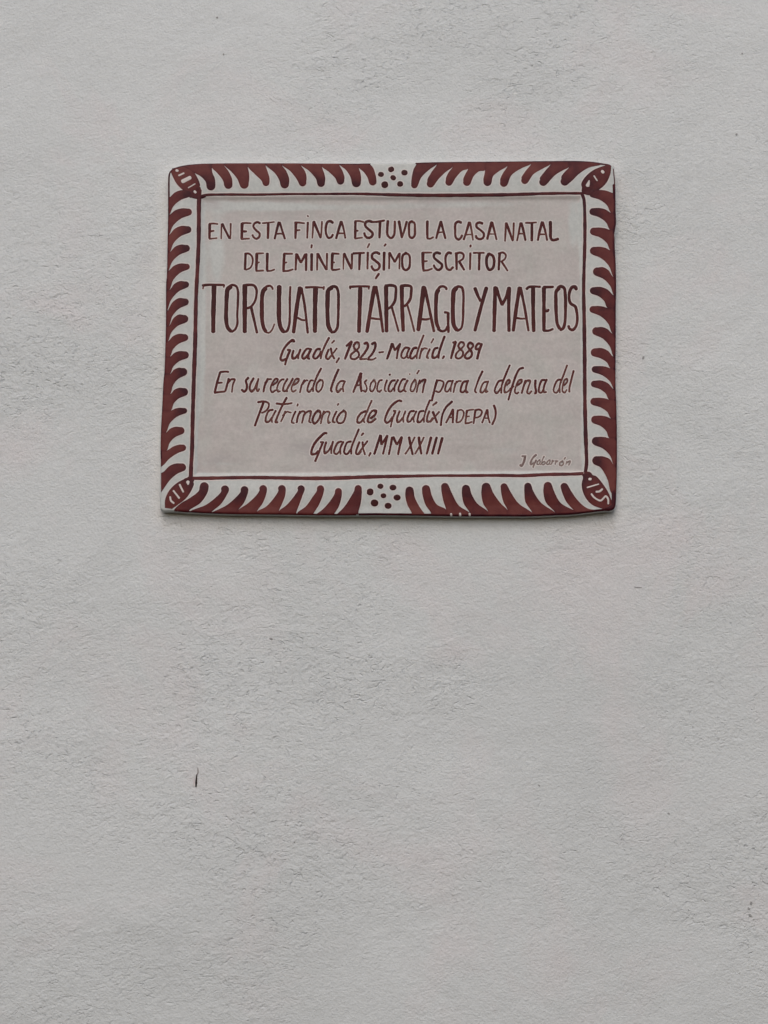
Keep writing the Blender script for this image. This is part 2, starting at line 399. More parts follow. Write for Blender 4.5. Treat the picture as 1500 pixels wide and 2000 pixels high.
# ------------------------------------------------------------------ painted strokes
stack = [0]
COLS = (-1, -.72, -.3, .3, .72, 1)
FR = 2.1                                                    # px of bright halo painted round the strokes
class Paint:
    def __init__(s): s.v = []; s.f = []; s.mi = []; s.t = []
    def strip(s, rows, lifts, tones, mat):
        """rows: list of lists of (u,v); lifts, tones per column index"""
        base = len(s.v); k = len(rows[0])
        for r, row in enumerate(rows):
            for c_, (u, v) in enumerate(row):
                de, q = edge_dist(u, v) if (u < 336 or u > 1190 or v < 328 or v > 990) else (99, None)
                if de < .25 and q is not None:
                    # keep paint on the clay: slide it to the rim
                    u, v = q[0] + (760 - q[0]) * .0006, q[1] + (660 - q[1]) * .0008; de = .3
                s.v.append(onface(u, v, lifts[c_], de)); s.t.append(tones[r][c_])
        for r in range(len(rows) - 1):
            for c_ in range(k - 1):
                a = base + r * k + c_
                s.f.append((a, a + 1, a + k + 1, a + k)); s.mi.append(mat)
    def ribbon(s, pts, hw, tone=.5, fringe=True, taper=(1, 1), tone_end=None):
        pts = [Vector(p) for p in pts]
        L = sum((pts[i + 1] - pts[i]).length for i in range(len(pts) - 1))
        P = catmull(pts, 1.3)
        stack[0] = (stack[0] + 1) % 25; z = .00011 + stack[0] * .0000045
        ph = rnd.random() * 9; N_ = len(P)
        acc = [0]
        for i in range(1, N_): acc.append(acc[-1] + (P[i] - P[i - 1]).length)
        hws = hw if isinstance(hw, (list, tuple)) else [hw] * len(pts)
        def width(a):
            x = a / max(1e-6, acc[-1]) * (len(hws) - 1); i = min(int(x), len(hws) - 2) if len(hws) > 1 else 0
            w = hws[i] + (hws[i + 1] - hws[i]) * (x - i) if len(hws) > 1 else hws[0]
            f = a / max(1e-6, acc[-1]); w *= taper[0] + (taper[1] - taper[0]) * f
            return w * (1 + .05 * math.sin(a * .12 + ph) + .03 * math.sin(a * .31 + 2 * ph))
        for pas in ((0, 1) if fringe else (1,)):
            rows, tones = [], []
            ex = FR if pas == 0 else 0
            cols = (-1, 0, 1) if pas == 0 else COLS
            def frame(i):
                t = (P[min(i + 1, N_ - 1)] - P[max(i - 1, 0)])
                t = t.normalized() if t.length > 1e-9 else Vector((1, 0))
                return t, Vector((-t.y, t.x))
            def put(c0, nn, w, f):
                rows.append([tuple(c0 + nn * (w * c_)) for c_ in cols])
                tn = tone if tone_end is None else tone + (tone_end - tone) * f
                tones.append([tn - .28 * abs(c_) ** 3 * (w > 4) for c_ in cols])
            t, nn = frame(0); w = width(0) + ex
            for a in (86, 62, 38, 18):
                r_ = R(a); put(P[0] - t * (w * math.sin(r_) * .8), nn, w * math.cos(r_), 0)
            for i in range(N_):
                t, nn = frame(i); put(P[i], nn, width(acc[i]) + ex, acc[i] / max(1e-6, acc[-1]))
            t, nn = frame(N_ - 1); w = width(acc[-1]) + ex
            for a in (18, 38, 62, 86):
                r_ = R(a); put(P[-1] + t * (w * math.sin(r_) * .8), nn, w * math.cos(r_), 1)
            if pas == 0: lifts = [.00002 + stack[0] * .0000030] * 3
            else: lifts = [z - .00002, z + .00005, z + .00008, z + .00008, z + .00005, z - .00002]
            s.strip(rows, lifts, tones, pas)
    def leaf(s, A, B, tip, r, tone=(.15, .75), ext=None, fringe=True):
        """A, B: the two rails from the rim towards the tip; tip: centre of the rounded end"""
        tip = Vector(tip)
        back = ((Vector(A[0]) + Vector(B[0])) / 2); d = (tip - (Vector(A[-1]) + Vector(B[-1])) / 2)
        d = d.normalized() if d.length > .5 else (tip - back).normalized()
        side = Vector((-d.y, d.x))
        if (Vector(A[-1]) - tip).dot(side) < (Vector(B[-1]) - tip).dot(side): side = -side
        def cap(sg): return [tuple(tip + side * sg * r * math.cos(R(a)) + d * r * math.sin(R(a))) for a in (0, 30, 58, 82)]
        ra = catmull(list(map(Vector, A)) + [Vector(p) for p in cap(1)], 1.0)
        rb = catmull(list(map(Vector, B)) + [Vector(p) for p in cap(-1)], 1.0)
        def resample(P, m):
            acc = [0]
            for i in range(1, len(P)): acc.append(acc[-1] + (P[i] - P[i - 1]).length)
            out = []; k = 0
            for j in range(m):
                x = acc[-1] * j / (m - 1)
                while k < len(P) - 2 and acc[k + 1] < x: k += 1
                f = (x - acc[k]) / max(1e-9, acc[k + 1] - acc[k]); out.append(P[k].lerp(P[k + 1], min(1, f)))
            return out
        m = 36; ra = resample(ra, m); rb = resample(rb, m)
        stack[0] = (stack[0] + 1) % 25; z = .00011 + stack[0] * .0000045
        if fringe:
            rows = []
            for i in range(m):
                a, b = ra[i], rb[i]; e = (a - b); e = e.normalized() if e.length > .2 else side
                f = smooth((i / m - .05) / .25) * FR
                sh = d * (FR * smooth((i / m - .8) / .2))
                rows.append([tuple(a + e * f + sh), tuple((a + b) / 2 + sh), tuple(b - e * f + sh)])
            s.strip(rows, [.00002 + stack[0] * .0000030] * 3, [[.5] * 3] * m, 0)
        rows, tones = [], []
        fr_ = (0, .12, .34, .66, .88, 1)
        for i in range(m):
            rows.append([tuple(ra[i].lerp(rb[i], f)) for f in fr_])
            base = tone[1] + (tone[0] - tone[1]) * smooth((i / (m - 1) - .25) / .75)
            tones.append([base - (.25 if f in (0, 1) else 0) for f in fr_])
        s.strip(rows, [z - .00002, z + .00004, z + .00007, z + .00007, z + .00004, z - .00002], tones, 1)
    def dot(s, u, v, rx, ry, ang=0, tone=.12, fringe=True):
        """a dab: short ribbon along its long axis"""
        a = R(ang); L = max(0.3, ry - rx)
        d = Vector((math.sin(a), -math.cos(a))) * L * .6
        s.ribbon([Vector((u, v)) - d, Vector((u, v)) + d], rx, tone, fringe)
    def build(s, name, mat, parent=plaque, label=None):
        o = link(name, local(s.v), s.f, [M_FRINGE, mat], parent, mi=s.mi, attrs={"tone": s.t})
        if label: o["label"] = label
        return o

# --- outer painted edge
def edge_run(u0v0, u1v1, hw=2.2, tone=.15):
    i0 = int(np.hypot(OA[:, 0] - u0v0[0], OA[:, 1] - u0v0[1]).argmin()); i1 = int(np.hypot(OA[:, 0] - u1v1[0], OA[:, 1] - u1v1[1]).argmin())
    idx = []; i = i0
    while i != i1: idx.append(i); i = (i + 1) % n
    idx.append(i1)
    p = Paint(); p.ribbon([outline[i] + nrm[i] * (hw * .9) for i in idx[::2]], hw, tone, False); p.build("edge_line", M_LEAF)
edge_run((313, 895), (722, 318), 2.0, .12)
edge_run((812, 317), (1190, 320.5), 2.2, .2)
edge_run((1199.8, 331), (1202, 368), 1.3, .35)
edge_run((1202, 362), (1193, 997), 3.0, .12)
edge_run((1180, 998), (700, 1006.8), 2.3, .12)
edge_run((695, 1006.8), (350, 1000), 1.6, .3)

# --- ruled inner frame
def rule(pts, hw, tone=.3):
    p = Paint(); p.ribbon(pts, hw, tone, True); p.build("ruled_line", M_LEAF)
rule([(391, 384), (402, 381), (440, 380), (500, 380.2), (560, 379.2), (620, 379), (700, 378.6), (760, 380), (830, 381.2), (900, 381.2), (985, 380.6), (1060, 378.6), (1100, 378), (1138, 378)], [2.6, 2.4, 2.2, 2.6, 3.2, 3.4, 3.0, 2.6], .25)
rule([(390, 372), (388.6, 395), (388.4, 430), (388, 470), (386, 520), (384, 560), (383, 585), (382.2, 620), (381.2, 670), (379, 730), (377.4, 780), (376, 830), (375, 880), (373.4, 908), (372.6, 934)], [4.2, 4.0, 3.8, 3.8, 4.2, 3.9, 3.9, 4.0], .3)
rule([(1136, 378), (1140, 388), (1141.3, 400), (1142.3, 440), (1142, 480), (1140.6, 530), (1140, 570), (1141, 620), (1142, 700), (1142.4, 780), (1143.6, 840), (1145, 880), (1145.6, 905), (1143, 925)], [3.0, 3.4, 3.2, 3.6, 3.8, 3.6, 4.0, 3.2], .15)
rule([(374, 934), (402, 934), (444, 933), (492, 932.5), (540, 933), (592, 934), (640, 934), (680, 933), (730, 931.2), (790, 930.2), (852, 929), (900, 929), (980, 928.5), (1020, 929), (1068, 926.6), (1124, 925.6), (1146, 924)], [3.6, 3.4, 3.6, 3.8, 3.6, 2.6, 3.0, 3.4, 3.4], .4)

# --- border leaves
def leaf(A, B, tip, r, tone=None, ext='y'):
    p = Paint(); t0 = rnd.choice((.02, .12, .3, .42)); t1 = rnd.uniform(.48, .82)
    p.leaf(A, B, tip, r, tone or (t0, t1)); p.build("leaf_stroke", M_LEAF)
# left side: rim points between leaves, then tip centres
SL = [(331, 385), (331, 419), (330, 459), (332, 492), (329, 529), (331, 566.5), (326, 609), (330, 637), (328, 667), (332, 697), (332, 731), (332.5, 770), (334, 802), (324, 845), (325.5, 880)]
TL = [(366, 379, 7), (368, 414.5, 7), (367, 449, 7), (364, 485.5, 7), (365, 521.5, 6), (363, 556.5, 6.5), (362, 590.5, 7), (360, 623.5, 8), (361, 660, 7), (361.5, 694, 7.5), (358, 727, 8), (359.5, 766, 8), (360, 802.5, 5.6), (353, 841.5, 7.5)]
def left_x(v):
    k = int(np.argmin(np.where(OA[:, 0] < 400, abs(OA[:, 1] - v), 1e9))); return OA[k][0] + .6
def right_x(v):
    k = int(np.argmin(np.where(OA[:, 0] > 1100, abs(OA[:, 1] - v), 1e9))); return OA[k][0] - .6
for i, (tx, ty, r) in enumerate(TL):
    a, b = SL[i], SL[i + 1]
    A = [(left_x(a[1]), a[1] - 1), (a[0], a[1]), (a[0] + (tx - a[0]) * .30, ty - r + (a[1] - ty + r) * .30), (a[0] + (tx - a[0]) * .66, ty - r + (a[1] - ty + r) * -.03)]
    B = [(left_x(b[1]), b[1] + 1), (b[0], b[1]), (b[0] + (tx - b[0]) * .22, b[1] + (ty + r - b[1]) * .48), (b[0] + (tx - b[0]) * .62, b[1] + (ty + r - b[1]) * .84)]
    leaf(A, B, (tx, ty), r)
leaf([(314, 879), (325.5, 880), (338, 872.5), (350, 868.5)], [(314, 912), (320, 908), (330, 897), (348, 885)], (357, 874.8), 6.5)
leaf([(314.5, 924), (320, 921), (330, 911), (343, 905.5)], [(314.5, 962), (319, 956), (332, 938), (346, 926)], (355.5, 913), 8, (.1, .55))
# right side
SR = [(1197, 377), (1193, 415.5), (1191, 449), (1192, 489), (1198, 541), (1199, 577), (1186, 601), (1196, 651), (1198.5, 697), (1192, 719), (1199, 760), (1189, 780), (1193, 817), (1190, 856), (1199, 909)]
TR = [(1158, 379, 7.5), (1158, 414, 7), (1159.5, 452.5, 7.5), (1160, 490.5, 8), (1166.5, 531, 8.5), (1159, 568, 7), (1158, 604.5, 6.8), (1164.5, 647, 8), (1162, 688.5, 8.3), (1162, 721.5, 6.5), (1160.5, 750, 6.5), (1160.5, 784.5, 7.5), (1162.5, 820, 8), (1164.5, 862, 8.6)]
for i, (tx, ty, r) in enumerate(TR):
    a, b = SR[i], SR[i + 1]
    A = [(right_x(a[1]), a[1] - 1), (a[0], a[1]), (a[0] + (tx - a[0]) * .30, ty - r + (a[1] - ty + r) * .30), (a[0] + (tx - a[0]) * .66, ty - r + (a[1] - ty + r) * -.03)]
    B = [(right_x(b[1]), b[1] + 1), (b[0], b[1]), (b[0] + (tx - b[0]) * .22, b[1] + (ty + r - b[1]) * .48), (b[0] + (tx - b[0]) * .62, b[1] + (ty + r - b[1]) * .84)]
    leaf(A, B, (tx, ty), r)
leaf([(1205, 908), (1199, 908.5), (1191, 897), (1177, 891.5)], [(1204, 972), (1193, 962), (1187, 939), (1181, 926), (1172, 913)], (1165.5, 900), 9, (.0, .8))
# top, left half  (rail A = left, rail B = right)
def top(a, al, tip, r, bl, b, ye=319):
    leaf([(a[0] - 1, ye), a] + al, [(b[0] + 1, ye), b] + bl, tip, r)
leaf([(349, 321.6), (366, 329), (380, 338), (392, 345), (402, 356)], [(415, 319), (414, 328), (415, 337), (420, 350)], (412, 363.5), 8.8)
top((414, 328), [(424, 338), (436, 354)], (446, 361), 8.3, [(446, 334), (453, 349)], (438, 323))
top((438, 323), [(452, 336), (464, 351)], (477, 360), 9, [(486.5, 338), (487, 350)], (484, 326))
top((484, 326), [(498, 341), (511, 354)], (519.5, 357), 7, [(523, 336), (526.5, 348)], (519, 323))
top((519, 323), [(537, 339), (546, 354)], (556, 360), 8.5, [(559, 334), (565, 350)], (551, 323))
top((551, 323), [(566, 334), (579, 350)], (591, 357), 7.6, [(596, 335), (599, 347)], (588, 323))
top((588, 323), [(603, 334), (617, 350)], (627, 358), 7.6, [(633, 338), (635.5, 349)], (629, 326))
top((629, 326), [(642, 336), (655, 349)], (665, 353.5), 7.6, [(669, 334), (673, 347)], (663, 322))
top((663, 322), [(676, 333), (685, 348)], (696, 357), 9, [(704, 338), (705.5, 349)], (701, 328))
top((701, 328), [(710, 336), (718, 348)], (728, 355), 7.6, [(729, 328), (734, 344)], (722, 319.5))
# top, right half
def topr(a, al, tip, r, bl, b): leaf([(a[0] - 1, 317.5), a] + al, [(b[0] + 1, 317), b] + bl, tip, r)
topr((814, 319), [(808, 330), (804, 347)], (809.5, 361.5), 6.6, [(838, 332), (823, 347)], (853, 321))
topr((853, 321), [(843, 336), (835, 350)], (841, 359), 7.6, [(871, 336), (856, 351)], (884, 326))
topr((884, 326), [(876, 337), (871, 348)], (877, 356), 7.2, [(903, 334), (890, 348)], (914, 330))
topr((914, 330), [(909, 340), (905, 349)], (912, 356), 7.7, [(936, 335), (925, 345)], (947, 333))
topr((947, 333), [(946, 341), (944, 350)], (952, 356), 8, [(976, 334), (963, 345)], (991, 324.5))
topr((991, 324.5), [(982, 339), (977, 350)], (984, 358), 7.7, [(1017, 330), (999, 343)], (1037, 320.5))
topr((1037, 320.5), [(1026, 335), (1018, 348)], (1025, 353), 7.3, [(1060, 330), (1042, 341)], (1075, 321))
topr((1075, 321), [(1064, 335), (1054, 349)], (1061, 356), 8, [(1100, 333), (1084, 343)], (1111, 327))
topr((1111, 327), [(1103, 336), (1096, 346)], (1103, 355), 8.5, [(1150, 328), (1130, 341), (1119, 352)], (1175, 321))
# bottom, left half (A = left rail, B = right rail)
def bot(a, al, tip, r, bl, b): leaf([(a[0] - 1, 1004.5), a] + al, [(b[0] + 1, 1004.5), b] + bl, tip, r)
bot((340, 996), [(352, 984), (372, 972), (388, 959)], (399, 950.5), 8.8, [(392, 982), (405, 963)], (369, 998))
bot((371, 999), [(402, 986), (422, 971), (432, 960)], (439.5, 956), 8, [(432, 984), (443, 967)], (412, 1002))
bot((412, 1002), [(442, 987), (461, 971), (470, 960)], (477.5, 957), 7.7, [(476, 983), (483, 967)], (466, 996))
bot((466, 996), [(484, 983), (501, 967), (507, 957)], (514, 955), 7.6, [(513, 983), (519.5, 967)], (502, 999))
bot((502, 999), [(520, 989), (539, 967), (544, 957)], (550.5, 955), 7.7, [(551, 984), (557, 968)], (545, 998))
bot((545, 998), [(560, 986), (576, 967), (582, 957)], (588, 955), 7.2, [(584, 987), (591, 968)], (579, 1001))
bot((581, 1001), [(597, 989), (611, 970), (619, 958)], (626, 955), 7.2, [(622, 988), (630.5, 968)], (612, 1004))
bot((618, 1004), [(632, 993), (648, 974), (654, 963)], (661, 960), 6.8, [(661, 991), (666.5, 974)], (653, 1004))
bot((658, 1004), [(673, 989), (686, 969), (692, 958)], (699.5, 954.5), 7, [(704, 986), (706.5, 968)], (700, 1001))
# bottom, right half
bot((804, 1002), [(796, 987), (791.5, 969)], (800, 958.5), 8, [(819, 989), (810, 971)], (829, 1003))
bot((842, 1002.5), [(831, 986), (825, 966)], (832, 955.5), 8, [(853, 985), (843, 967)], (871, 995))
bot((871, 995), [(866, 979), (862.5, 962)], (869, 951), 7.7, [(896, 987), (882, 962)], (917, 1001))
bot((917, 1001), [(906, 984), (902, 965)], (910, 955), 8, [(932, 983), (921, 965)], (953, 999))
bot((953, 999), [(944, 984), (940, 965)], (949.5, 952), 9, [(978, 983), (963, 962)], (991, 996))
bot((991, 996), [(983, 980), (979, 964)], (984.5, 951), 7, [(1013, 983), (998, 962)], (1039, 1001))
bot((1039, 1001), [(1026, 980), (1024, 962)], (1031, 950), 7.2, [(1056, 981), (1041, 958)], (1084, 1001))
bot((1084, 1001), [(1066, 981), (1061, 960)], (1070, 949.5), 8.3, [(1095, 982), (1082, 959)], (1128, 1001))
leaf([(1127, 1003), (1122, 998), (1106, 980), (1097, 960)], [(1172, 998.5), (1170, 997), (1148, 993), (1130, 979), (1116, 960)], (1102, 950.5), 7.4)

# --- corner leaves with scratched rungs
def corner(A, B, tip, r, rungs, tone):
    p = Paint(); p.leaf(A, B, tip, r, tone); o = p.build("corner_leaf", M_LEAF)
    for pts, hw in rungs:
        q = Paint(); save = stack[0]; stack[0] = 24
        q.ribbon(pts, hw, .5, False)
        for k, (x, y, z) in enumerate(q.v): q.v[k] = (x, y - .00022, z)
        stack[0] = save
        q.build("rung_mark", M_BARE, o)
corner([(333, 334), (337, 344), (343, 356), (353, 368), (366, 377)], [(343, 325), (360, 324), (376, 333), (386, 348), (391, 362)], (382, 374), 9.5,
       [([(344.5, 333), (347, 333.5)], 2.4), ([(349.5, 343), (359, 338.5)], 1.7), ([(357, 354.5), (371, 347.5)], 3.6), ([(368, 367), (381, 359.5)], 1.1), ([(380, 374), (382, 376)], 2.2)], (.2, .75))
corner([(1188, 321), (1160, 332), (1143, 346), (1135, 360)], [(1194, 322), (1192, 340), (1184, 358), (1170, 371), (1156, 377)], (1144, 371.5), 8.5,
       [([(1176, 335), (1178, 337.5)], 2.9), ([(1160, 344.5), (1166, 353.5)], 1.3), ([(1150.5, 354), (1149, 359), (1147.5, 363)], [1.2, 2.6, 3.6])], (.15, .5))
corner([(322, 992), (322.5, 976), (330, 959), (345, 944), (360, 935.5)], [(336, 994), (349, 985), (363, 974), (373, 960), (379, 945)], (372, 937), 7.5,
       [([(367, 941.5), (367.5, 946)], [3.2, 1.6]), ([(351, 947), (358, 961)], 1.7), ([(339, 959), (350, 973)], 1.8), ([(332.5, 971), (334, 978), (339.5, 983)], 1.7)], (.15, .6))
corner([(1180, 995), (1158, 987), (1146, 976), (1138, 960), (1136, 944)], [(1197, 985), (1188, 962), (1177, 945), (1164, 930)], (1148, 931), 10,
       [([(1151, 936), (1153.5, 936)], 2.6), ([(1147, 952.5), (1169, 946)], 1.3), ([(1164.5, 961), (1171, 960), (1176, 956)], 1.9),
        ([(1155, 965.5), (1161, 972.5), (1173, 978), (1179, 973), (1183, 969.5), (1187.5, 975), (1188, 984)], 1.7)], (.15, .6))
# knots where the ruled lines cross at the corners
for pts, hw in (([(1198.5, 955), (1199, 975), (1196, 990), (1184, 995)], 4.6), ([(372, 384), (378, 372), (390, 368)], 3.2), ([(376, 384), (388, 386), (400, 382.5)], 3.0), ([(1140, 376), (1152, 378), (1160, 372)], 3.6), ([(362, 937), (374, 934)], 3.0), ([(1140, 928), (1150, 925)], 3.5)):
    p = Paint(); p.ribbon(pts, hw, .18, False); p.build("corner_stroke", M_LEAF)

# --- groups of painted dots
for u, v, rx, ry, a in [(744, 341, 5.6, 6, 0), (764, 331, 5.6, 8.5, 65), (768, 347.5, 5.6, 6.4, 30), (790, 337.5, 6.2, 7.4, 0), (751.5, 361, 6.6, 8.8, -12), (781.5, 359.5, 6.2, 7.8, 0),
                        (723, 961, 6.8, 9.6, 0), (743, 950, 6.2, 7, 0), (749, 968.5, 6, 6.6, 0), (731.5, 982.5, 7, 8.6, 12), (758, 988, 6.4, 7.4, 0), (767.5, 952.5, 6.6, 7, 0), (775.5, 972, 7, 7.2, 0)]:
    p = Paint(); p.dot(u, v, rx, ry, a, .1); p.build("painted_dot", M_INK)

# --- chips of glaze along the bottom edge
for u, v in [(881, 1005.5), (898.5, 1005), (917, 1005)]:
    q = Paint(); q.ribbon([(u, v - 1.8), (u + .5, v + 2)], 1.9, .5, False)
    for k, (x, y, z) in enumerate(q.v): q.v[k] = (x, y - .00030, z)
    q.build("glaze_chip", M_BARE)

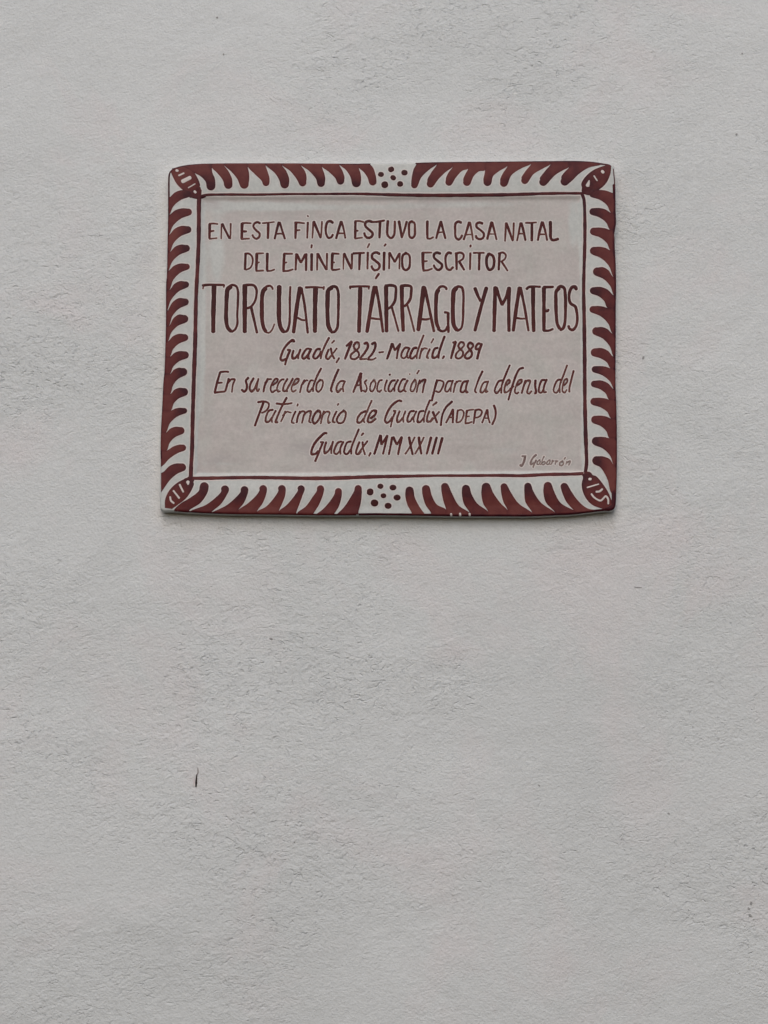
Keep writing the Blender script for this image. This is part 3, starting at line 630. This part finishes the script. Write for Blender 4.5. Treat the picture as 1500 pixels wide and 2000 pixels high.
# ------------------------------------------------------------------ lettering, each letter its own part
# '@ ox oy scale' sets the measuring frame; then one letter a line: strokes 'width: x,y x,y ...' parted by ';'
TEXT = """
@ 390 410 6.25
E 26: 122,165 120,250 118,345; 18: 115,165 170,162 222,168; 18: 130,258 175,250; 16: 115,350 160,345 212,340
N 14: 265,165 262,350; 24: 275,165 310,240 365,345; 16: 378,160 375,350
E 30: 517,160 512,345; 18: 515,158 565,155 628,158; 22: 535,258 572,258; 18: 505,350 555,348 608,345
S 22: 738,160 705,145 665,165 655,200 690,245 730,285 725,325 690,348 655,325 642,298
T 16: 765,158 830,152 912,142; 26: 837,155 832,345
A 24: 965,145 940,240 915,350; 22: 975,145 1005,240 1040,350; 16: 935,288 985,285 1015,290
F 26: 1174,155 1168,345; 20: 1160,150 1215,150 1280,158; 18: 1185,245 1225,240
I 21: 1320,145 1312,340; 16: 1316,64 1325,78
@ 600 410 6.25
N 18: 75,140 62,340; 26: 80,135 115,220 165,335; 17: 180,135 170,320
C 24: 315,152 285,132 250,140 228,200 232,290 260,335 295,325 315,292
A 26: 415,135 385,230 352,345; 20: 420,135 445,230 465,340; 16: 380,278 440,280
E 26: 588,135 585,340; 18: 580,130 640,130 690,142; 20: 605,250 622,245; 16: 580,345 620,338 675,330
S 26: 790,138 750,130 712,148 710,190 755,235 798,280 785,320 740,335 708,310 695,272
T 22: 785,142 860,138 945,122; 26: 890,135 882,335
U 24: 985,125 978,220 982,300 1022,338 1058,305 1068,230 1070,130
V 26: 1120,130 1140,240 1155,335; 22: 1215,135 1190,230 1155,335
O 24: 1280,132 1250,150 1243,240 1252,320 1282,336 1310,308 1315,230 1308,155 1278,132
@ 810 410 6.25
L 26: 155,130 153,240 155,340; 18: 150,342 190,345 230,325
A 24: 320,135 290,240 262,345; 24: 320,135 345,230 375,345; 16: 285,270 350,265
C 24: 570,152 535,138 500,160 494,250 502,330 535,358 566,332 580,302
A 24: 665,145 635,250 598,360; 19: 675,145 695,250 712,365; 14: 630,298 695,295
S 24: 830,162 790,150 757,165 757,205 800,240 843,285 835,335 790,353 757,335 744,307
A 28: 940,145 915,240 885,355; 22: 945,145 970,240 1000,360; 14: 910,290 980,290
@ 960 410 6.25
N 20: 178,155 165,380; 24: 182,155 215,250 260,375; 18: 272,155 265,370
A 20: 355,155 335,260 312,375; 24: 365,155 390,250 415,370; 16: 335,285 400,290
T 18: 415,155 480,155 550,150; 28: 494,160 492,375
A 26: 620,145 590,250 565,370; 22: 625,145 655,250 680,370; 16: 585,295 660,295
L 30: 718,140 721,240 724,340 745,366 780,362 818,350
@ 390 410 6.25
D 26: 560,525 552,725; 18: 550,530 600,530 640,570 645,640 620,700 560,730
E 28: 697,530 690,735; 18: 690,528 780,525; 16: 705,640 730,635; 18: 685,742 780,735
L 28: 825,525 822,735; 18: 820,742 870,738 915,722
E 28: 1032,530 1022,735; 20: 1025,530 1135,530; 18: 1040,640 1065,635; 20: 1015,742 1080,738 1140,720
M 24: 1180,530 1170,730; 26: 1185,535 1235,640; 24: 1290,535 1235,640; 26: 1300,530 1298,735
I 28: 1367,530 1365,735; 20: 1368,420 1362,460
@ 600 410 6.25
N 20: 124,525 120,730; 26: 130,530 180,630 235,725; 20: 242,525 238,725
E 28: 307,530 300,720; 20: 300,525 390,530; 18: 315,635 335,635; 20: 300,725 350,725 400,715
N 16: 445,530 440,720; 26: 450,525 490,610 540,715; 20: 547,530 545,710
T 22: 560,525 700,518; 26: 642,525 635,725
I 22: 740,510 735,715; 16: 760,405 735,455
S 26: 885,532 845,512 797,532 793,580 840,620 883,665 870,712 822,730 793,700 785,675
I 28: 940,510 935,730; 18: 960,410 940,435
M 20: 1002,515 1000,715; 24: 1005,515 1070,630; 22: 1125,525 1070,630; 18: 1130,520 1125,715
O 24: 1207,517 1168,550 1160,640 1175,712 1207,728 1243,700 1254,620 1244,545 1203,517
@ 810 410 6.25
E 30: 100,515 100,620 105,725; 18: 95,515 210,515; 18: 115,622 155,618; 20: 100,735 160,730 215,710
S 26: 315,528 270,517 237,535 237,575 290,625 333,665 325,705 285,728 248,700 230,667
C 24: 450,525 410,517 380,560 378,640 395,712 430,728 470,692
R 26: 508,520 512,725; 22: 495,530 560,517 595,540 590,590 540,625; 24: 540,620 605,730
I 22: 680,520 675,725; 22: 685,425 678,450
T 20: 715,520 850,520; 26: 790,525 785,730
O 28: 905,530 880,580 885,690 912,728 950,710 970,640 955,560 903,527
R 26: 1037,525 1025,730; 20: 1020,530 1080,517 1113,550 1100,595 1055,630; 20: 1060,625 1135,740
@ 380 530 7.5
T 30: 115,205 200,194 435,196; 20: 130,195 122,255; 20: 434,196 425,232; 56: 285,205 281,400 275,600 273,890
O 50: 535,215 485,260 472,350 465,500 462,700 485,820 535,880; 28: 500,222 550,196 610,215 634,280 634,450 625,640 625,770 590,850 540,885
R 56: 736,200 735,500 734,890; 30: 710,203 790,194 870,204 905,260 905,350 885,430 830,510 770,540; 32: 825,510 865,680 915,900
C 50: 1045,240 1008,280 990,350 985,550 990,720 1015,830 1045,880; 28: 1020,255 1060,215 1105,208 1138,235 1145,262; 20: 1040,885 1090,895 1135,850 1170,765
U 55: 1240,210 1235,500 1240,720 1262,820 1300,880; 28: 1290,888 1350,870 1385,780 1395,600 1395,400 1402,215
@ 560 530 7.5
A 50: 195,230 150,500 98,895; 30: 215,235 260,480 308,900; 24: 160,675 220,705 275,712
T 26: 275,230 400,225 550,235; 20: 545,215 540,262; 56: 422,240 415,500 412,885
O 52: 665,225 610,270 598,400 598,650 610,790 645,870; 34: 635,235 680,214 725,225 752,290 757,450 752,700 740,820 700,880 645,885
T 28: 920,220 1060,212 1215,215; 24: 930,210 930,250; 22: 1205,220 1200,255; 50: 1077,230 1070,500 1058,885
A 48: 1285,215 1240,480 1175,885; 36: 1305,215 1350,450 1410,885; 26: 1240,680 1310,690 1375,695; 28: 1352,25 1300,100
@ 740 530 7.5
R 50: 105,212 108,500 113,880; 34: 90,207 180,197 242,218 246,340 233,430 180,510 130,545; 26: 190,520 235,680 288,875
R 48: 335,207 340,500 357,872; 34: 320,207 400,200 470,218 473,300 458,400 410,475 370,510; 24: 415,480 455,620 520,878
A 54: 660,220 630,450 577,862; 36: 672,225 730,500 808,880; 28: 625,695 690,700 740,690
G 46: 875,262 848,310 838,420 835,600 845,750 880,840; 30: 855,275 895,225 940,214 985,237 992,262; 32: 865,840 920,872 975,858 1008,800; 30: 960,595 1020,600; 34: 1015,600 1015,750 1020,890
O 52: 1140,232 1100,280 1088,400 1085,650 1100,790 1145,862; 30: 1110,250 1160,218 1215,232 1236,300 1236,550 1228,740 1205,830 1150,870
@ 900 530 6
Y 32: 165,190 200,280 232,345; 34: 302,185 260,330 210,520 165,695
M 38: 405,180 398,400 390,700; 32: 415,185 445,280 485,390; 30: 565,185 530,300 485,390; 34: 568,185 562,400 565,700
A 36: 690,185 655,400 615,695; 26: 700,185 745,400 795,695; 20: 645,540 705,550 760,550
T 24: 768,205 800,180 860,174 935,178; 38: 848,185 848,400 855,700
E 36: 975,185 975,400 975,690; 26: 970,182 1085,178; 24: 985,460 1020,460 1030,440; 22: 970,690 1030,690 1085,670
O 34: 1155,190 1120,230 1115,330 1120,500 1132,610 1160,668; 30: 1135,195 1170,172 1210,190 1225,270 1228,450 1220,600 1200,662 1165,684
S 28: 1355,210 1345,178 1310,178 1278,230 1272,330 1292,375 1340,405 1358,460 1367,560 1350,640 1310,682 1275,665 1262,632
@ 530 645 6.25
G 24: 280,138 262,115 210,152 155,220 122,300 112,350 135,366 175,345; 20: 195,237 235,235; 24: 228,240 195,320 165,420
u 22: 270,242 255,300 258,340 285,340 325,290; 20: 355,228 330,300 325,345
a 22: 484,228 437,222 395,270 375,320 394,345 434,310 470,250; 25: 484,222 447,310 446,338 468,346
d 23: 598,225 558,228 524,280 511,325 535,343 578,310 608,250; 20: 705,85 660,170 612,290 602,345
i 22: 700,228 675,290 667,330 690,348 728,308; 18: 770,120 735,155
x 22: 725,212 740,290 770,345; 16: 800,215 750,280 700,340
, 19: 828,332 792,393
1 22: 915,190 980,128; 26: 980,132 940,240 897,350
8 21: 1070,152 1040,142 1007,185 1020,228 1060,262 1068,310 1020,348 972,338 970,298 1015,256 1068,205 1072,155
2 24: 1130,162 1163,148 1180,190 1140,270 1080,342; 18: 1080,350 1165,345
2 24: 1222,167 1263,148 1270,192 1240,270 1180,342; 18: 1175,352 1230,355 1280,332
- 18: 1312,267 1373,261
@ 750 645 6.25
M 26: 100,158 75,240 37,348; 24: 105,160 130,240; 22: 200,160 130,245; 22: 197,165 170,250 155,345
a 20: 310,214 262,210 222,260 212,318 240,340 290,300; 20: 312,212 277,310 300,342
d 24: 400,210 362,218 328,280 318,328 345,343 395,300; 20: 485,55 440,170 402,290 400,345
r 20: 465,217 450,270 432,345; 18: 450,260 490,218 530,222
i 20: 560,225 532,290 523,330 545,340; 14: 605,100 575,155
d 22: 660,210 622,222 593,290 593,332 630,330 665,290; 24: 740,70 700,180 667,290 665,340
. 20: 735,312 715,343
1 20: 840,150 878,132; 26: 875,138 845,240 817,345
8 20: 975,148 937,142 908,188 930,228 963,260 958,310 910,343 878,328 880,290 920,240 978,182 977,150
8 23: 1085,165 1050,148 1022,188 1040,225 1073,270 1063,318 1015,343 987,323 998,290 1050,235 1088,192 1086,168
9 21: 1187,172 1155,158 1122,195 1122,228 1155,224 1187,182; 26: 1195,160 1165,240 1137,350
@ 400 710 7.5
E 28: 225,122 180,270 145,415; 26: 225,122 290,115 350,118; 22: 195,280 255,275; 24: 138,424 220,412 300,405
n 26: 350,215 325,310 300,400; 22: 330,290 385,230 437,228 412,300 395,418
s 28: 640,200 602,245 615,310 608,375 575,408 537,377
u 26: 715,208 670,290 657,370 685,408 730,360 775,250; 22: 785,215 765,310 757,370 772,403 800,365
r 26: 925,217 880,310 857,413; 24: 880,280 930,228 978,222
e 22: 990,312 1050,270 1068,225 1037,218 988,280 963,370 985,417 1040,382
c 21: 1162,228 1128,230 1078,290 1057,372 1072,408 1105,398
u 23: 1212,217 1160,310 1148,395 1182,398 1240,300; 24: 1290,212 1240,310 1203,380 1205,410
e 21: 1300,312 1360,270 1378,225 1342,218 1292,290 1268,375 1290,408 1340,382
@ 580 710 7.5
r 22: 112,235 70,310 42,422; 20: 80,300 130,242 160,242
d 22: 240,242 202,244 168,310 153,395 180,412 225,350; 24: 355,62 290,190 237,340 235,408
o 22: 340,233 292,290 287,388 310,412 355,370 380,290 372,243 338,232
l 28: 610,78 560,190 512,320 497,388 517,412
a 24: 690,252 642,254 592,310 578,388 600,417 650,360; 22: 702,252 672,340 680,412
A 28: 935,132 880,280 822,420; 30: 940,135 930,280 945,408; 20: 880,315 935,310
s 20: 1025,237 992,267 1010,310 1023,370 1000,412 968,387
o 20: 1130,237 1083,290 1073,388 1097,407 1135,360 1150,272 1128,236
c 22: 1250,237 1212,247 1182,310 1177,388 1205,412 1240,382
i 22: 1320,237 1290,330 1286,388 1310,408; 26: 1357,153 1363,167
a 24: 1440,242 1392,252 1347,330 1343,398 1370,408 1420,350; 24: 1482,232 1432,330 1427,408
@ 760 710 7.5
c 24: 240,228 202,228 157,300 138,388 165,412 210,382
i 24: 272,240 232,320 222,388 250,412; 16: 300,147 303,158
o 20: 380,228 332,300 315,395 345,408 385,340 395,262 378,228; 18: 440,97 405,150
n 20: 450,237 420,330 402,420; 24: 440,290 500,237 533,235 510,310 490,428
p 28: 705,237 672,350 625,545; 22: 700,244 760,248 797,272 780,350 730,417 680,400
a 22: 910,252 867,258 832,320 823,398 850,412 900,350; 20: 935,242 905,340 902,413
r 20: 990,257 965,320 942,423; 20: 960,300 1020,253 1060,257
a 26: 1140,257 1092,267 1057,340 1048,408 1080,420 1130,370; 24: 1160,242 1127,340 1132,422 1158,415
l 24: 1370,107 1320,210 1277,330 1258,398 1280,427
a 22: 1440,262 1392,272 1347,350 1338,417 1370,422 1410,370; 20: 1455,252 1422,350 1417,418 1450,402
@ 940 700 7.5
d 24: 320,318 262,328 218,400 198,478 225,507 290,430; 24: 420,92 360,230 302,390 292,508
e 22: 370,390 420,342 410,308 377,330 342,430 343,497 380,488 430,442
f 26: 620,132 562,152 515,230 475,340 440,450 397,608; 20: 420,442 480,402
e 22: 530,390 588,345 593,308 552,318 507,410 493,488 517,512 550,490
n 26: 650,317 620,410 592,508; 22: 625,380 680,318 718,322 690,420 672,498 700,512 740,472
s 28: 795,312 790,400 802,498 780,513
a 24: 940,312 892,314 852,400 848,487 880,498 920,430; 24: 960,302 922,400 917,490 958,488
d 22: 1180,303 1122,313 1077,390 1063,477 1100,498 1150,430; 22: 1260,92 1210,230 1152,390 1152,498
e 20: 1215,390 1258,340 1260,293 1227,302 1197,390 1193,477 1220,498 1255,452
l 24: 1355,172 1320,310 1292,430 1292,488
@ 400 710 7.5
P 28: 860,562 800,720 732,908; 24: 775,562 860,550 933,577 933,630 890,690 830,720
a 24: 1000,672 942,684 898,770 893,848 930,848 990,780; 22: 1040,682 982,800 982,858
t 26: 1200,492 1120,640 1052,800 1035,855 1070,853; 24: 1045,580 1150,590 1280,575
r 22: 1180,692 1150,770 1112,848; 20: 1140,760 1200,702 1265,715
i 22: 1330,692 1290,780 1272,858 1310,868; 18: 1365,585 1352,618
@ 580 710 7.5
m 24: 45,692 10,780 -5,862; 22: 20,740 80,692 112,702 90,790 72,868; 22: 90,760 150,702 203,692 190,780 178,848 208,858
o 26: 310,682 262,730 228,828 252,877 310,828 343,742 332,692 308,682
n 22: 395,692 365,790 347,878; 20: 375,750 430,702 478,708 455,800 460,868 490,852
i 22: 580,692 535,790 523,848 560,858; 20: 610,582 592,608
o 24: 690,682 622,740 583,828 610,867 670,857 708,780 713,712 688,682
d 26: 1010,692 942,722 888,800 888,862 930,858 980,800; 22: 1095,537 1030,690 977,830 990,862
e 26: 1080,800 1148,740 1158,688 1102,692 1052,770 1038,848 1080,858 1160,802
@ 760 710 7.5
G 27: 185,552 150,540 80,575 10,650 -40,750 -62,828 -38,866 10,840 50,780; 22: 60,692 100,692; 22: 92,700 52,800 22,928
u 24: 155,692 117,800 122,858 150,850 200,790; 22: 240,692 207,790 210,858
a 24: 370,692 312,702 272,790 268,848 300,850 350,780; 22: 400,692 357,800 365,858
d 24: 510,692 452,702 422,790 418,856 450,858 510,790; 22: 600,532 550,650 512,790 510,858
i 22: 590,692 557,790 557,848 590,850 640,790; 22: 700,562 638,613
x 28: 640,702 670,780 705,868; 20: 735,702 670,780 602,858
( 26: 925,552 840,632 787,730 767,820 757,908
A 24: 935,667 890,760 832,868; 26: 935,667 935,770 932,868; 18: 870,790 925,785
D 24: 1005,682 985,858; 20: 1000,687 1060,677 1093,712 1080,790 1040,848 985,863
E 24: 1140,682 1117,858; 20: 1135,690 1190,677 1240,672; 18: 1130,775 1180,770; 22: 1112,874 1160,870 1215,852
P 24: 1265,682 1250,780 1237,878; 22: 1255,682 1320,672 1358,697 1340,758 1290,788 1260,790
A 24: 1435,672 1400,770 1362,868; 24: 1440,672 1450,770 1475,868; 18: 1390,795 1455,800
@ 940 700 7.5
) 26: 185,682 210,760 205,860 160,968
@ 590 830 5
G 20: 243,77 220,77 170,120 120,180 92,250 93,283 130,278 160,250; 14: 177,165 205,163; 18: 205,160 165,260 127,353
u 16: 235,162 217,230 222,275 260,245 290,190; 16: 302,157 285,230 285,278
a 16: 385,158 352,167 322,220 313,268 335,282 375,240; 16: 402,160 372,230 375,283
d 16: 480,158 442,167 417,220 413,272 435,283 480,230; 16: 555,37 520,120 482,220 480,283
i 16: 560,162 532,240 528,278 550,283 580,252; 14: 600,77 578,100
x 16: 590,162 597,230 615,288; 14: 640,152 590,220 547,278
, 15: 670,267 652,303
M 20: 765,97 735,190 705,283; 20: 768,100 775,190; 18: 835,100 775,190; 18: 830,110 810,200 790,283
M 18: 880,117 865,200 847,288; 20: 890,115 925,190; 18: 975,115 925,190; 18: 975,120 955,200 937,288
X 20: 1045,117 1060,200 1080,288; 14: 1100,117 1055,210 1007,283
X 20: 1140,117 1150,200 1165,283; 14: 1190,117 1150,200 1102,283
I 20: 1260,117 1217,283
I 20: 1315,117 1270,283
I 20: 1370,122 1327,283
"""
SIGNATURE = """
@ 990 870 9.375
J 24: 275,192 355,188; 32: 335,200 310,300 268,372 240,350
G 26: 540,162 480,220 432,315 440,345 500,310; 24: 540,260 500,340 480,398
a 17: 606,262 568,285 552,332 578,345 612,300 606,262; 17: 612,280 604,335 622,345
b 19: 684,190 648,270 634,335; 17: 636,335 668,348 702,318 692,285 655,300
a 17: 790,262 745,288 726,328 755,345 788,300 790,262; 17: 794,275 782,335 806,340
r 18: 836,262 818,340; 17: 826,300 868,272
r 18: 904,266 884,345; 17: 892,305 940,275
o 19: 1022,280 975,308 966,350 1000,366 1040,325 1022,280; 19: 1076,216 1048,248
n 18: 1100,285 1082,342; 18: 1092,310 1160,278 1150,325 1130,358
"""
def write(text, mat, dk):
    ox = oy = 0; s = 1
    for line in text.strip().splitlines():
        if line[0] == '@':
            ox, oy, s = map(float, line[1:].split()); continue
        p = Paint()
        lt = rnd.uniform(-.1, .12)
        for k, st in enumerate(line[2:].split(';')):
            w, pts = st.split(':'); w = float(w) / s / 2
            pts = [tuple(float(a) for a in q.split(',')) for q in pts.split()]
            pts = [(ox + a / s, oy + b / s) for a, b in pts]
            # trim for the round ends
            if len(pts) >= 2 and w > .5:
                P = [Vector(q) for q in pts]
                L0 = (P[1] - P[0]).length; L1 = (P[-2] - P[-1]).length
                P[0] = P[0].lerp(P[1], min(.4, w * .45 / max(L0, .01))); P[-1] = P[-1].lerp(P[-2], min(.4, w * .45 / max(L1, .01)))
                pts = P
            thin = smooth((2.3 - w) / 1.3)
            p.ribbon(pts, max(1.0, w * 1.18 + .2), .18 + .5 * thin + lt + dk, True, (1.06, .92), .40 + .55 * thin + lt + dk)
        p.build("letter", mat)
write(TEXT, M_INK, 0)
write(SIGNATURE, M_SIGN, .1)

# ------------------------------------------------------------------ flaws of the wall
def scar(name, pts, hws, mat, depth=.0004):
    """a thin sliver standing in the plaster skin, tapered, following the wall"""
    P = catmull([Vector(p) for p in pts], .8); N_ = len(P); vs, fs = [], []
    for i, p in enumerate(P):
        t = (P[min(i + 1, N_ - 1)] - P[max(i - 1, 0)]).normalized(); nn = Vector((-t.y, t.x))
        x = i / max(1, N_ - 1) * (len(hws) - 1); k = min(int(x), len(hws) - 2); w = hws[k] + (hws[k + 1] - hws[k]) * (x - k)
        w *= 1 + .15 * math.sin(i * 1.7)
        for c_, l in ((-1, .00015), (-.4, depth), (.4, depth), (1, .00015)):
            q = p + nn * w * c_; vs.append(on_wall(q.x, q.y, l))
    for i in range(N_ - 1):
        for c_ in range(3):
            a = i * 4 + c_; fs.append((a, a + 1, a + 5, a + 4))
    return link(name, vs, fs, mat, wall)
lip = scar("plaster_lip", [(378.8, 1518), (379, 1527), (379.4, 1536)], [.5, 1.8, .8], M_LIP)
cr = scar("crack", [(386.2, 1499), (386.6, 1504), (386.6, 1509), (384.6, 1514)], [.6, 1.3, 1.1, 1.6], M_CRACK2)
cr["label"] = "faint hairline upper end of the crack"
cr = scar("crack", [(384, 1513), (383.6, 1521), (383.2, 1530), (382.8, 1537.5)], [.9, 1.6, 2.1, 1.2], M_CRACK, .0004)
cr["label"] = "short dark open crack"
for pts, w in (([(1467.6, 1761), (1466.4, 1767.5)], [1.6, 2.8, 1.2]), ([(1463.8, 1773), (1461.6, 1777)], [2.4, 3.2, 1.4]), ([(1462.5, 1785), (1465, 1788), (1469, 1791)], [1.4, 2.8, .8]),
               ([(422, 34.5), (426, 34)], [.8, 2.2, 1.0]), ([(437, 104), (436, 108)], [.8, 1.8, 1.0]), ([(1448, 105), (1451, 104)], [.8, 2, .8]),
               ([(1238, 1146), (1246, 1147.5), (1254, 1147)], [.5, 1.3, .4]), ([(1304, 1588), (1308, 1590)], [1.2, 2, .8]), ([(526, 1247), (533, 1248)], [.8, 1.8, .8]), ([(1052, 1532), (1054, 1536)], [.8, 1.8, .6]),
               ([(1440, 261), (1437, 264)], [1, 2.4, 1]), ([(1257, 696), (1255.5, 702)], [1.2, 2.2, 1.0])):
    scar("plaster_pit", pts, w, M_PIT)
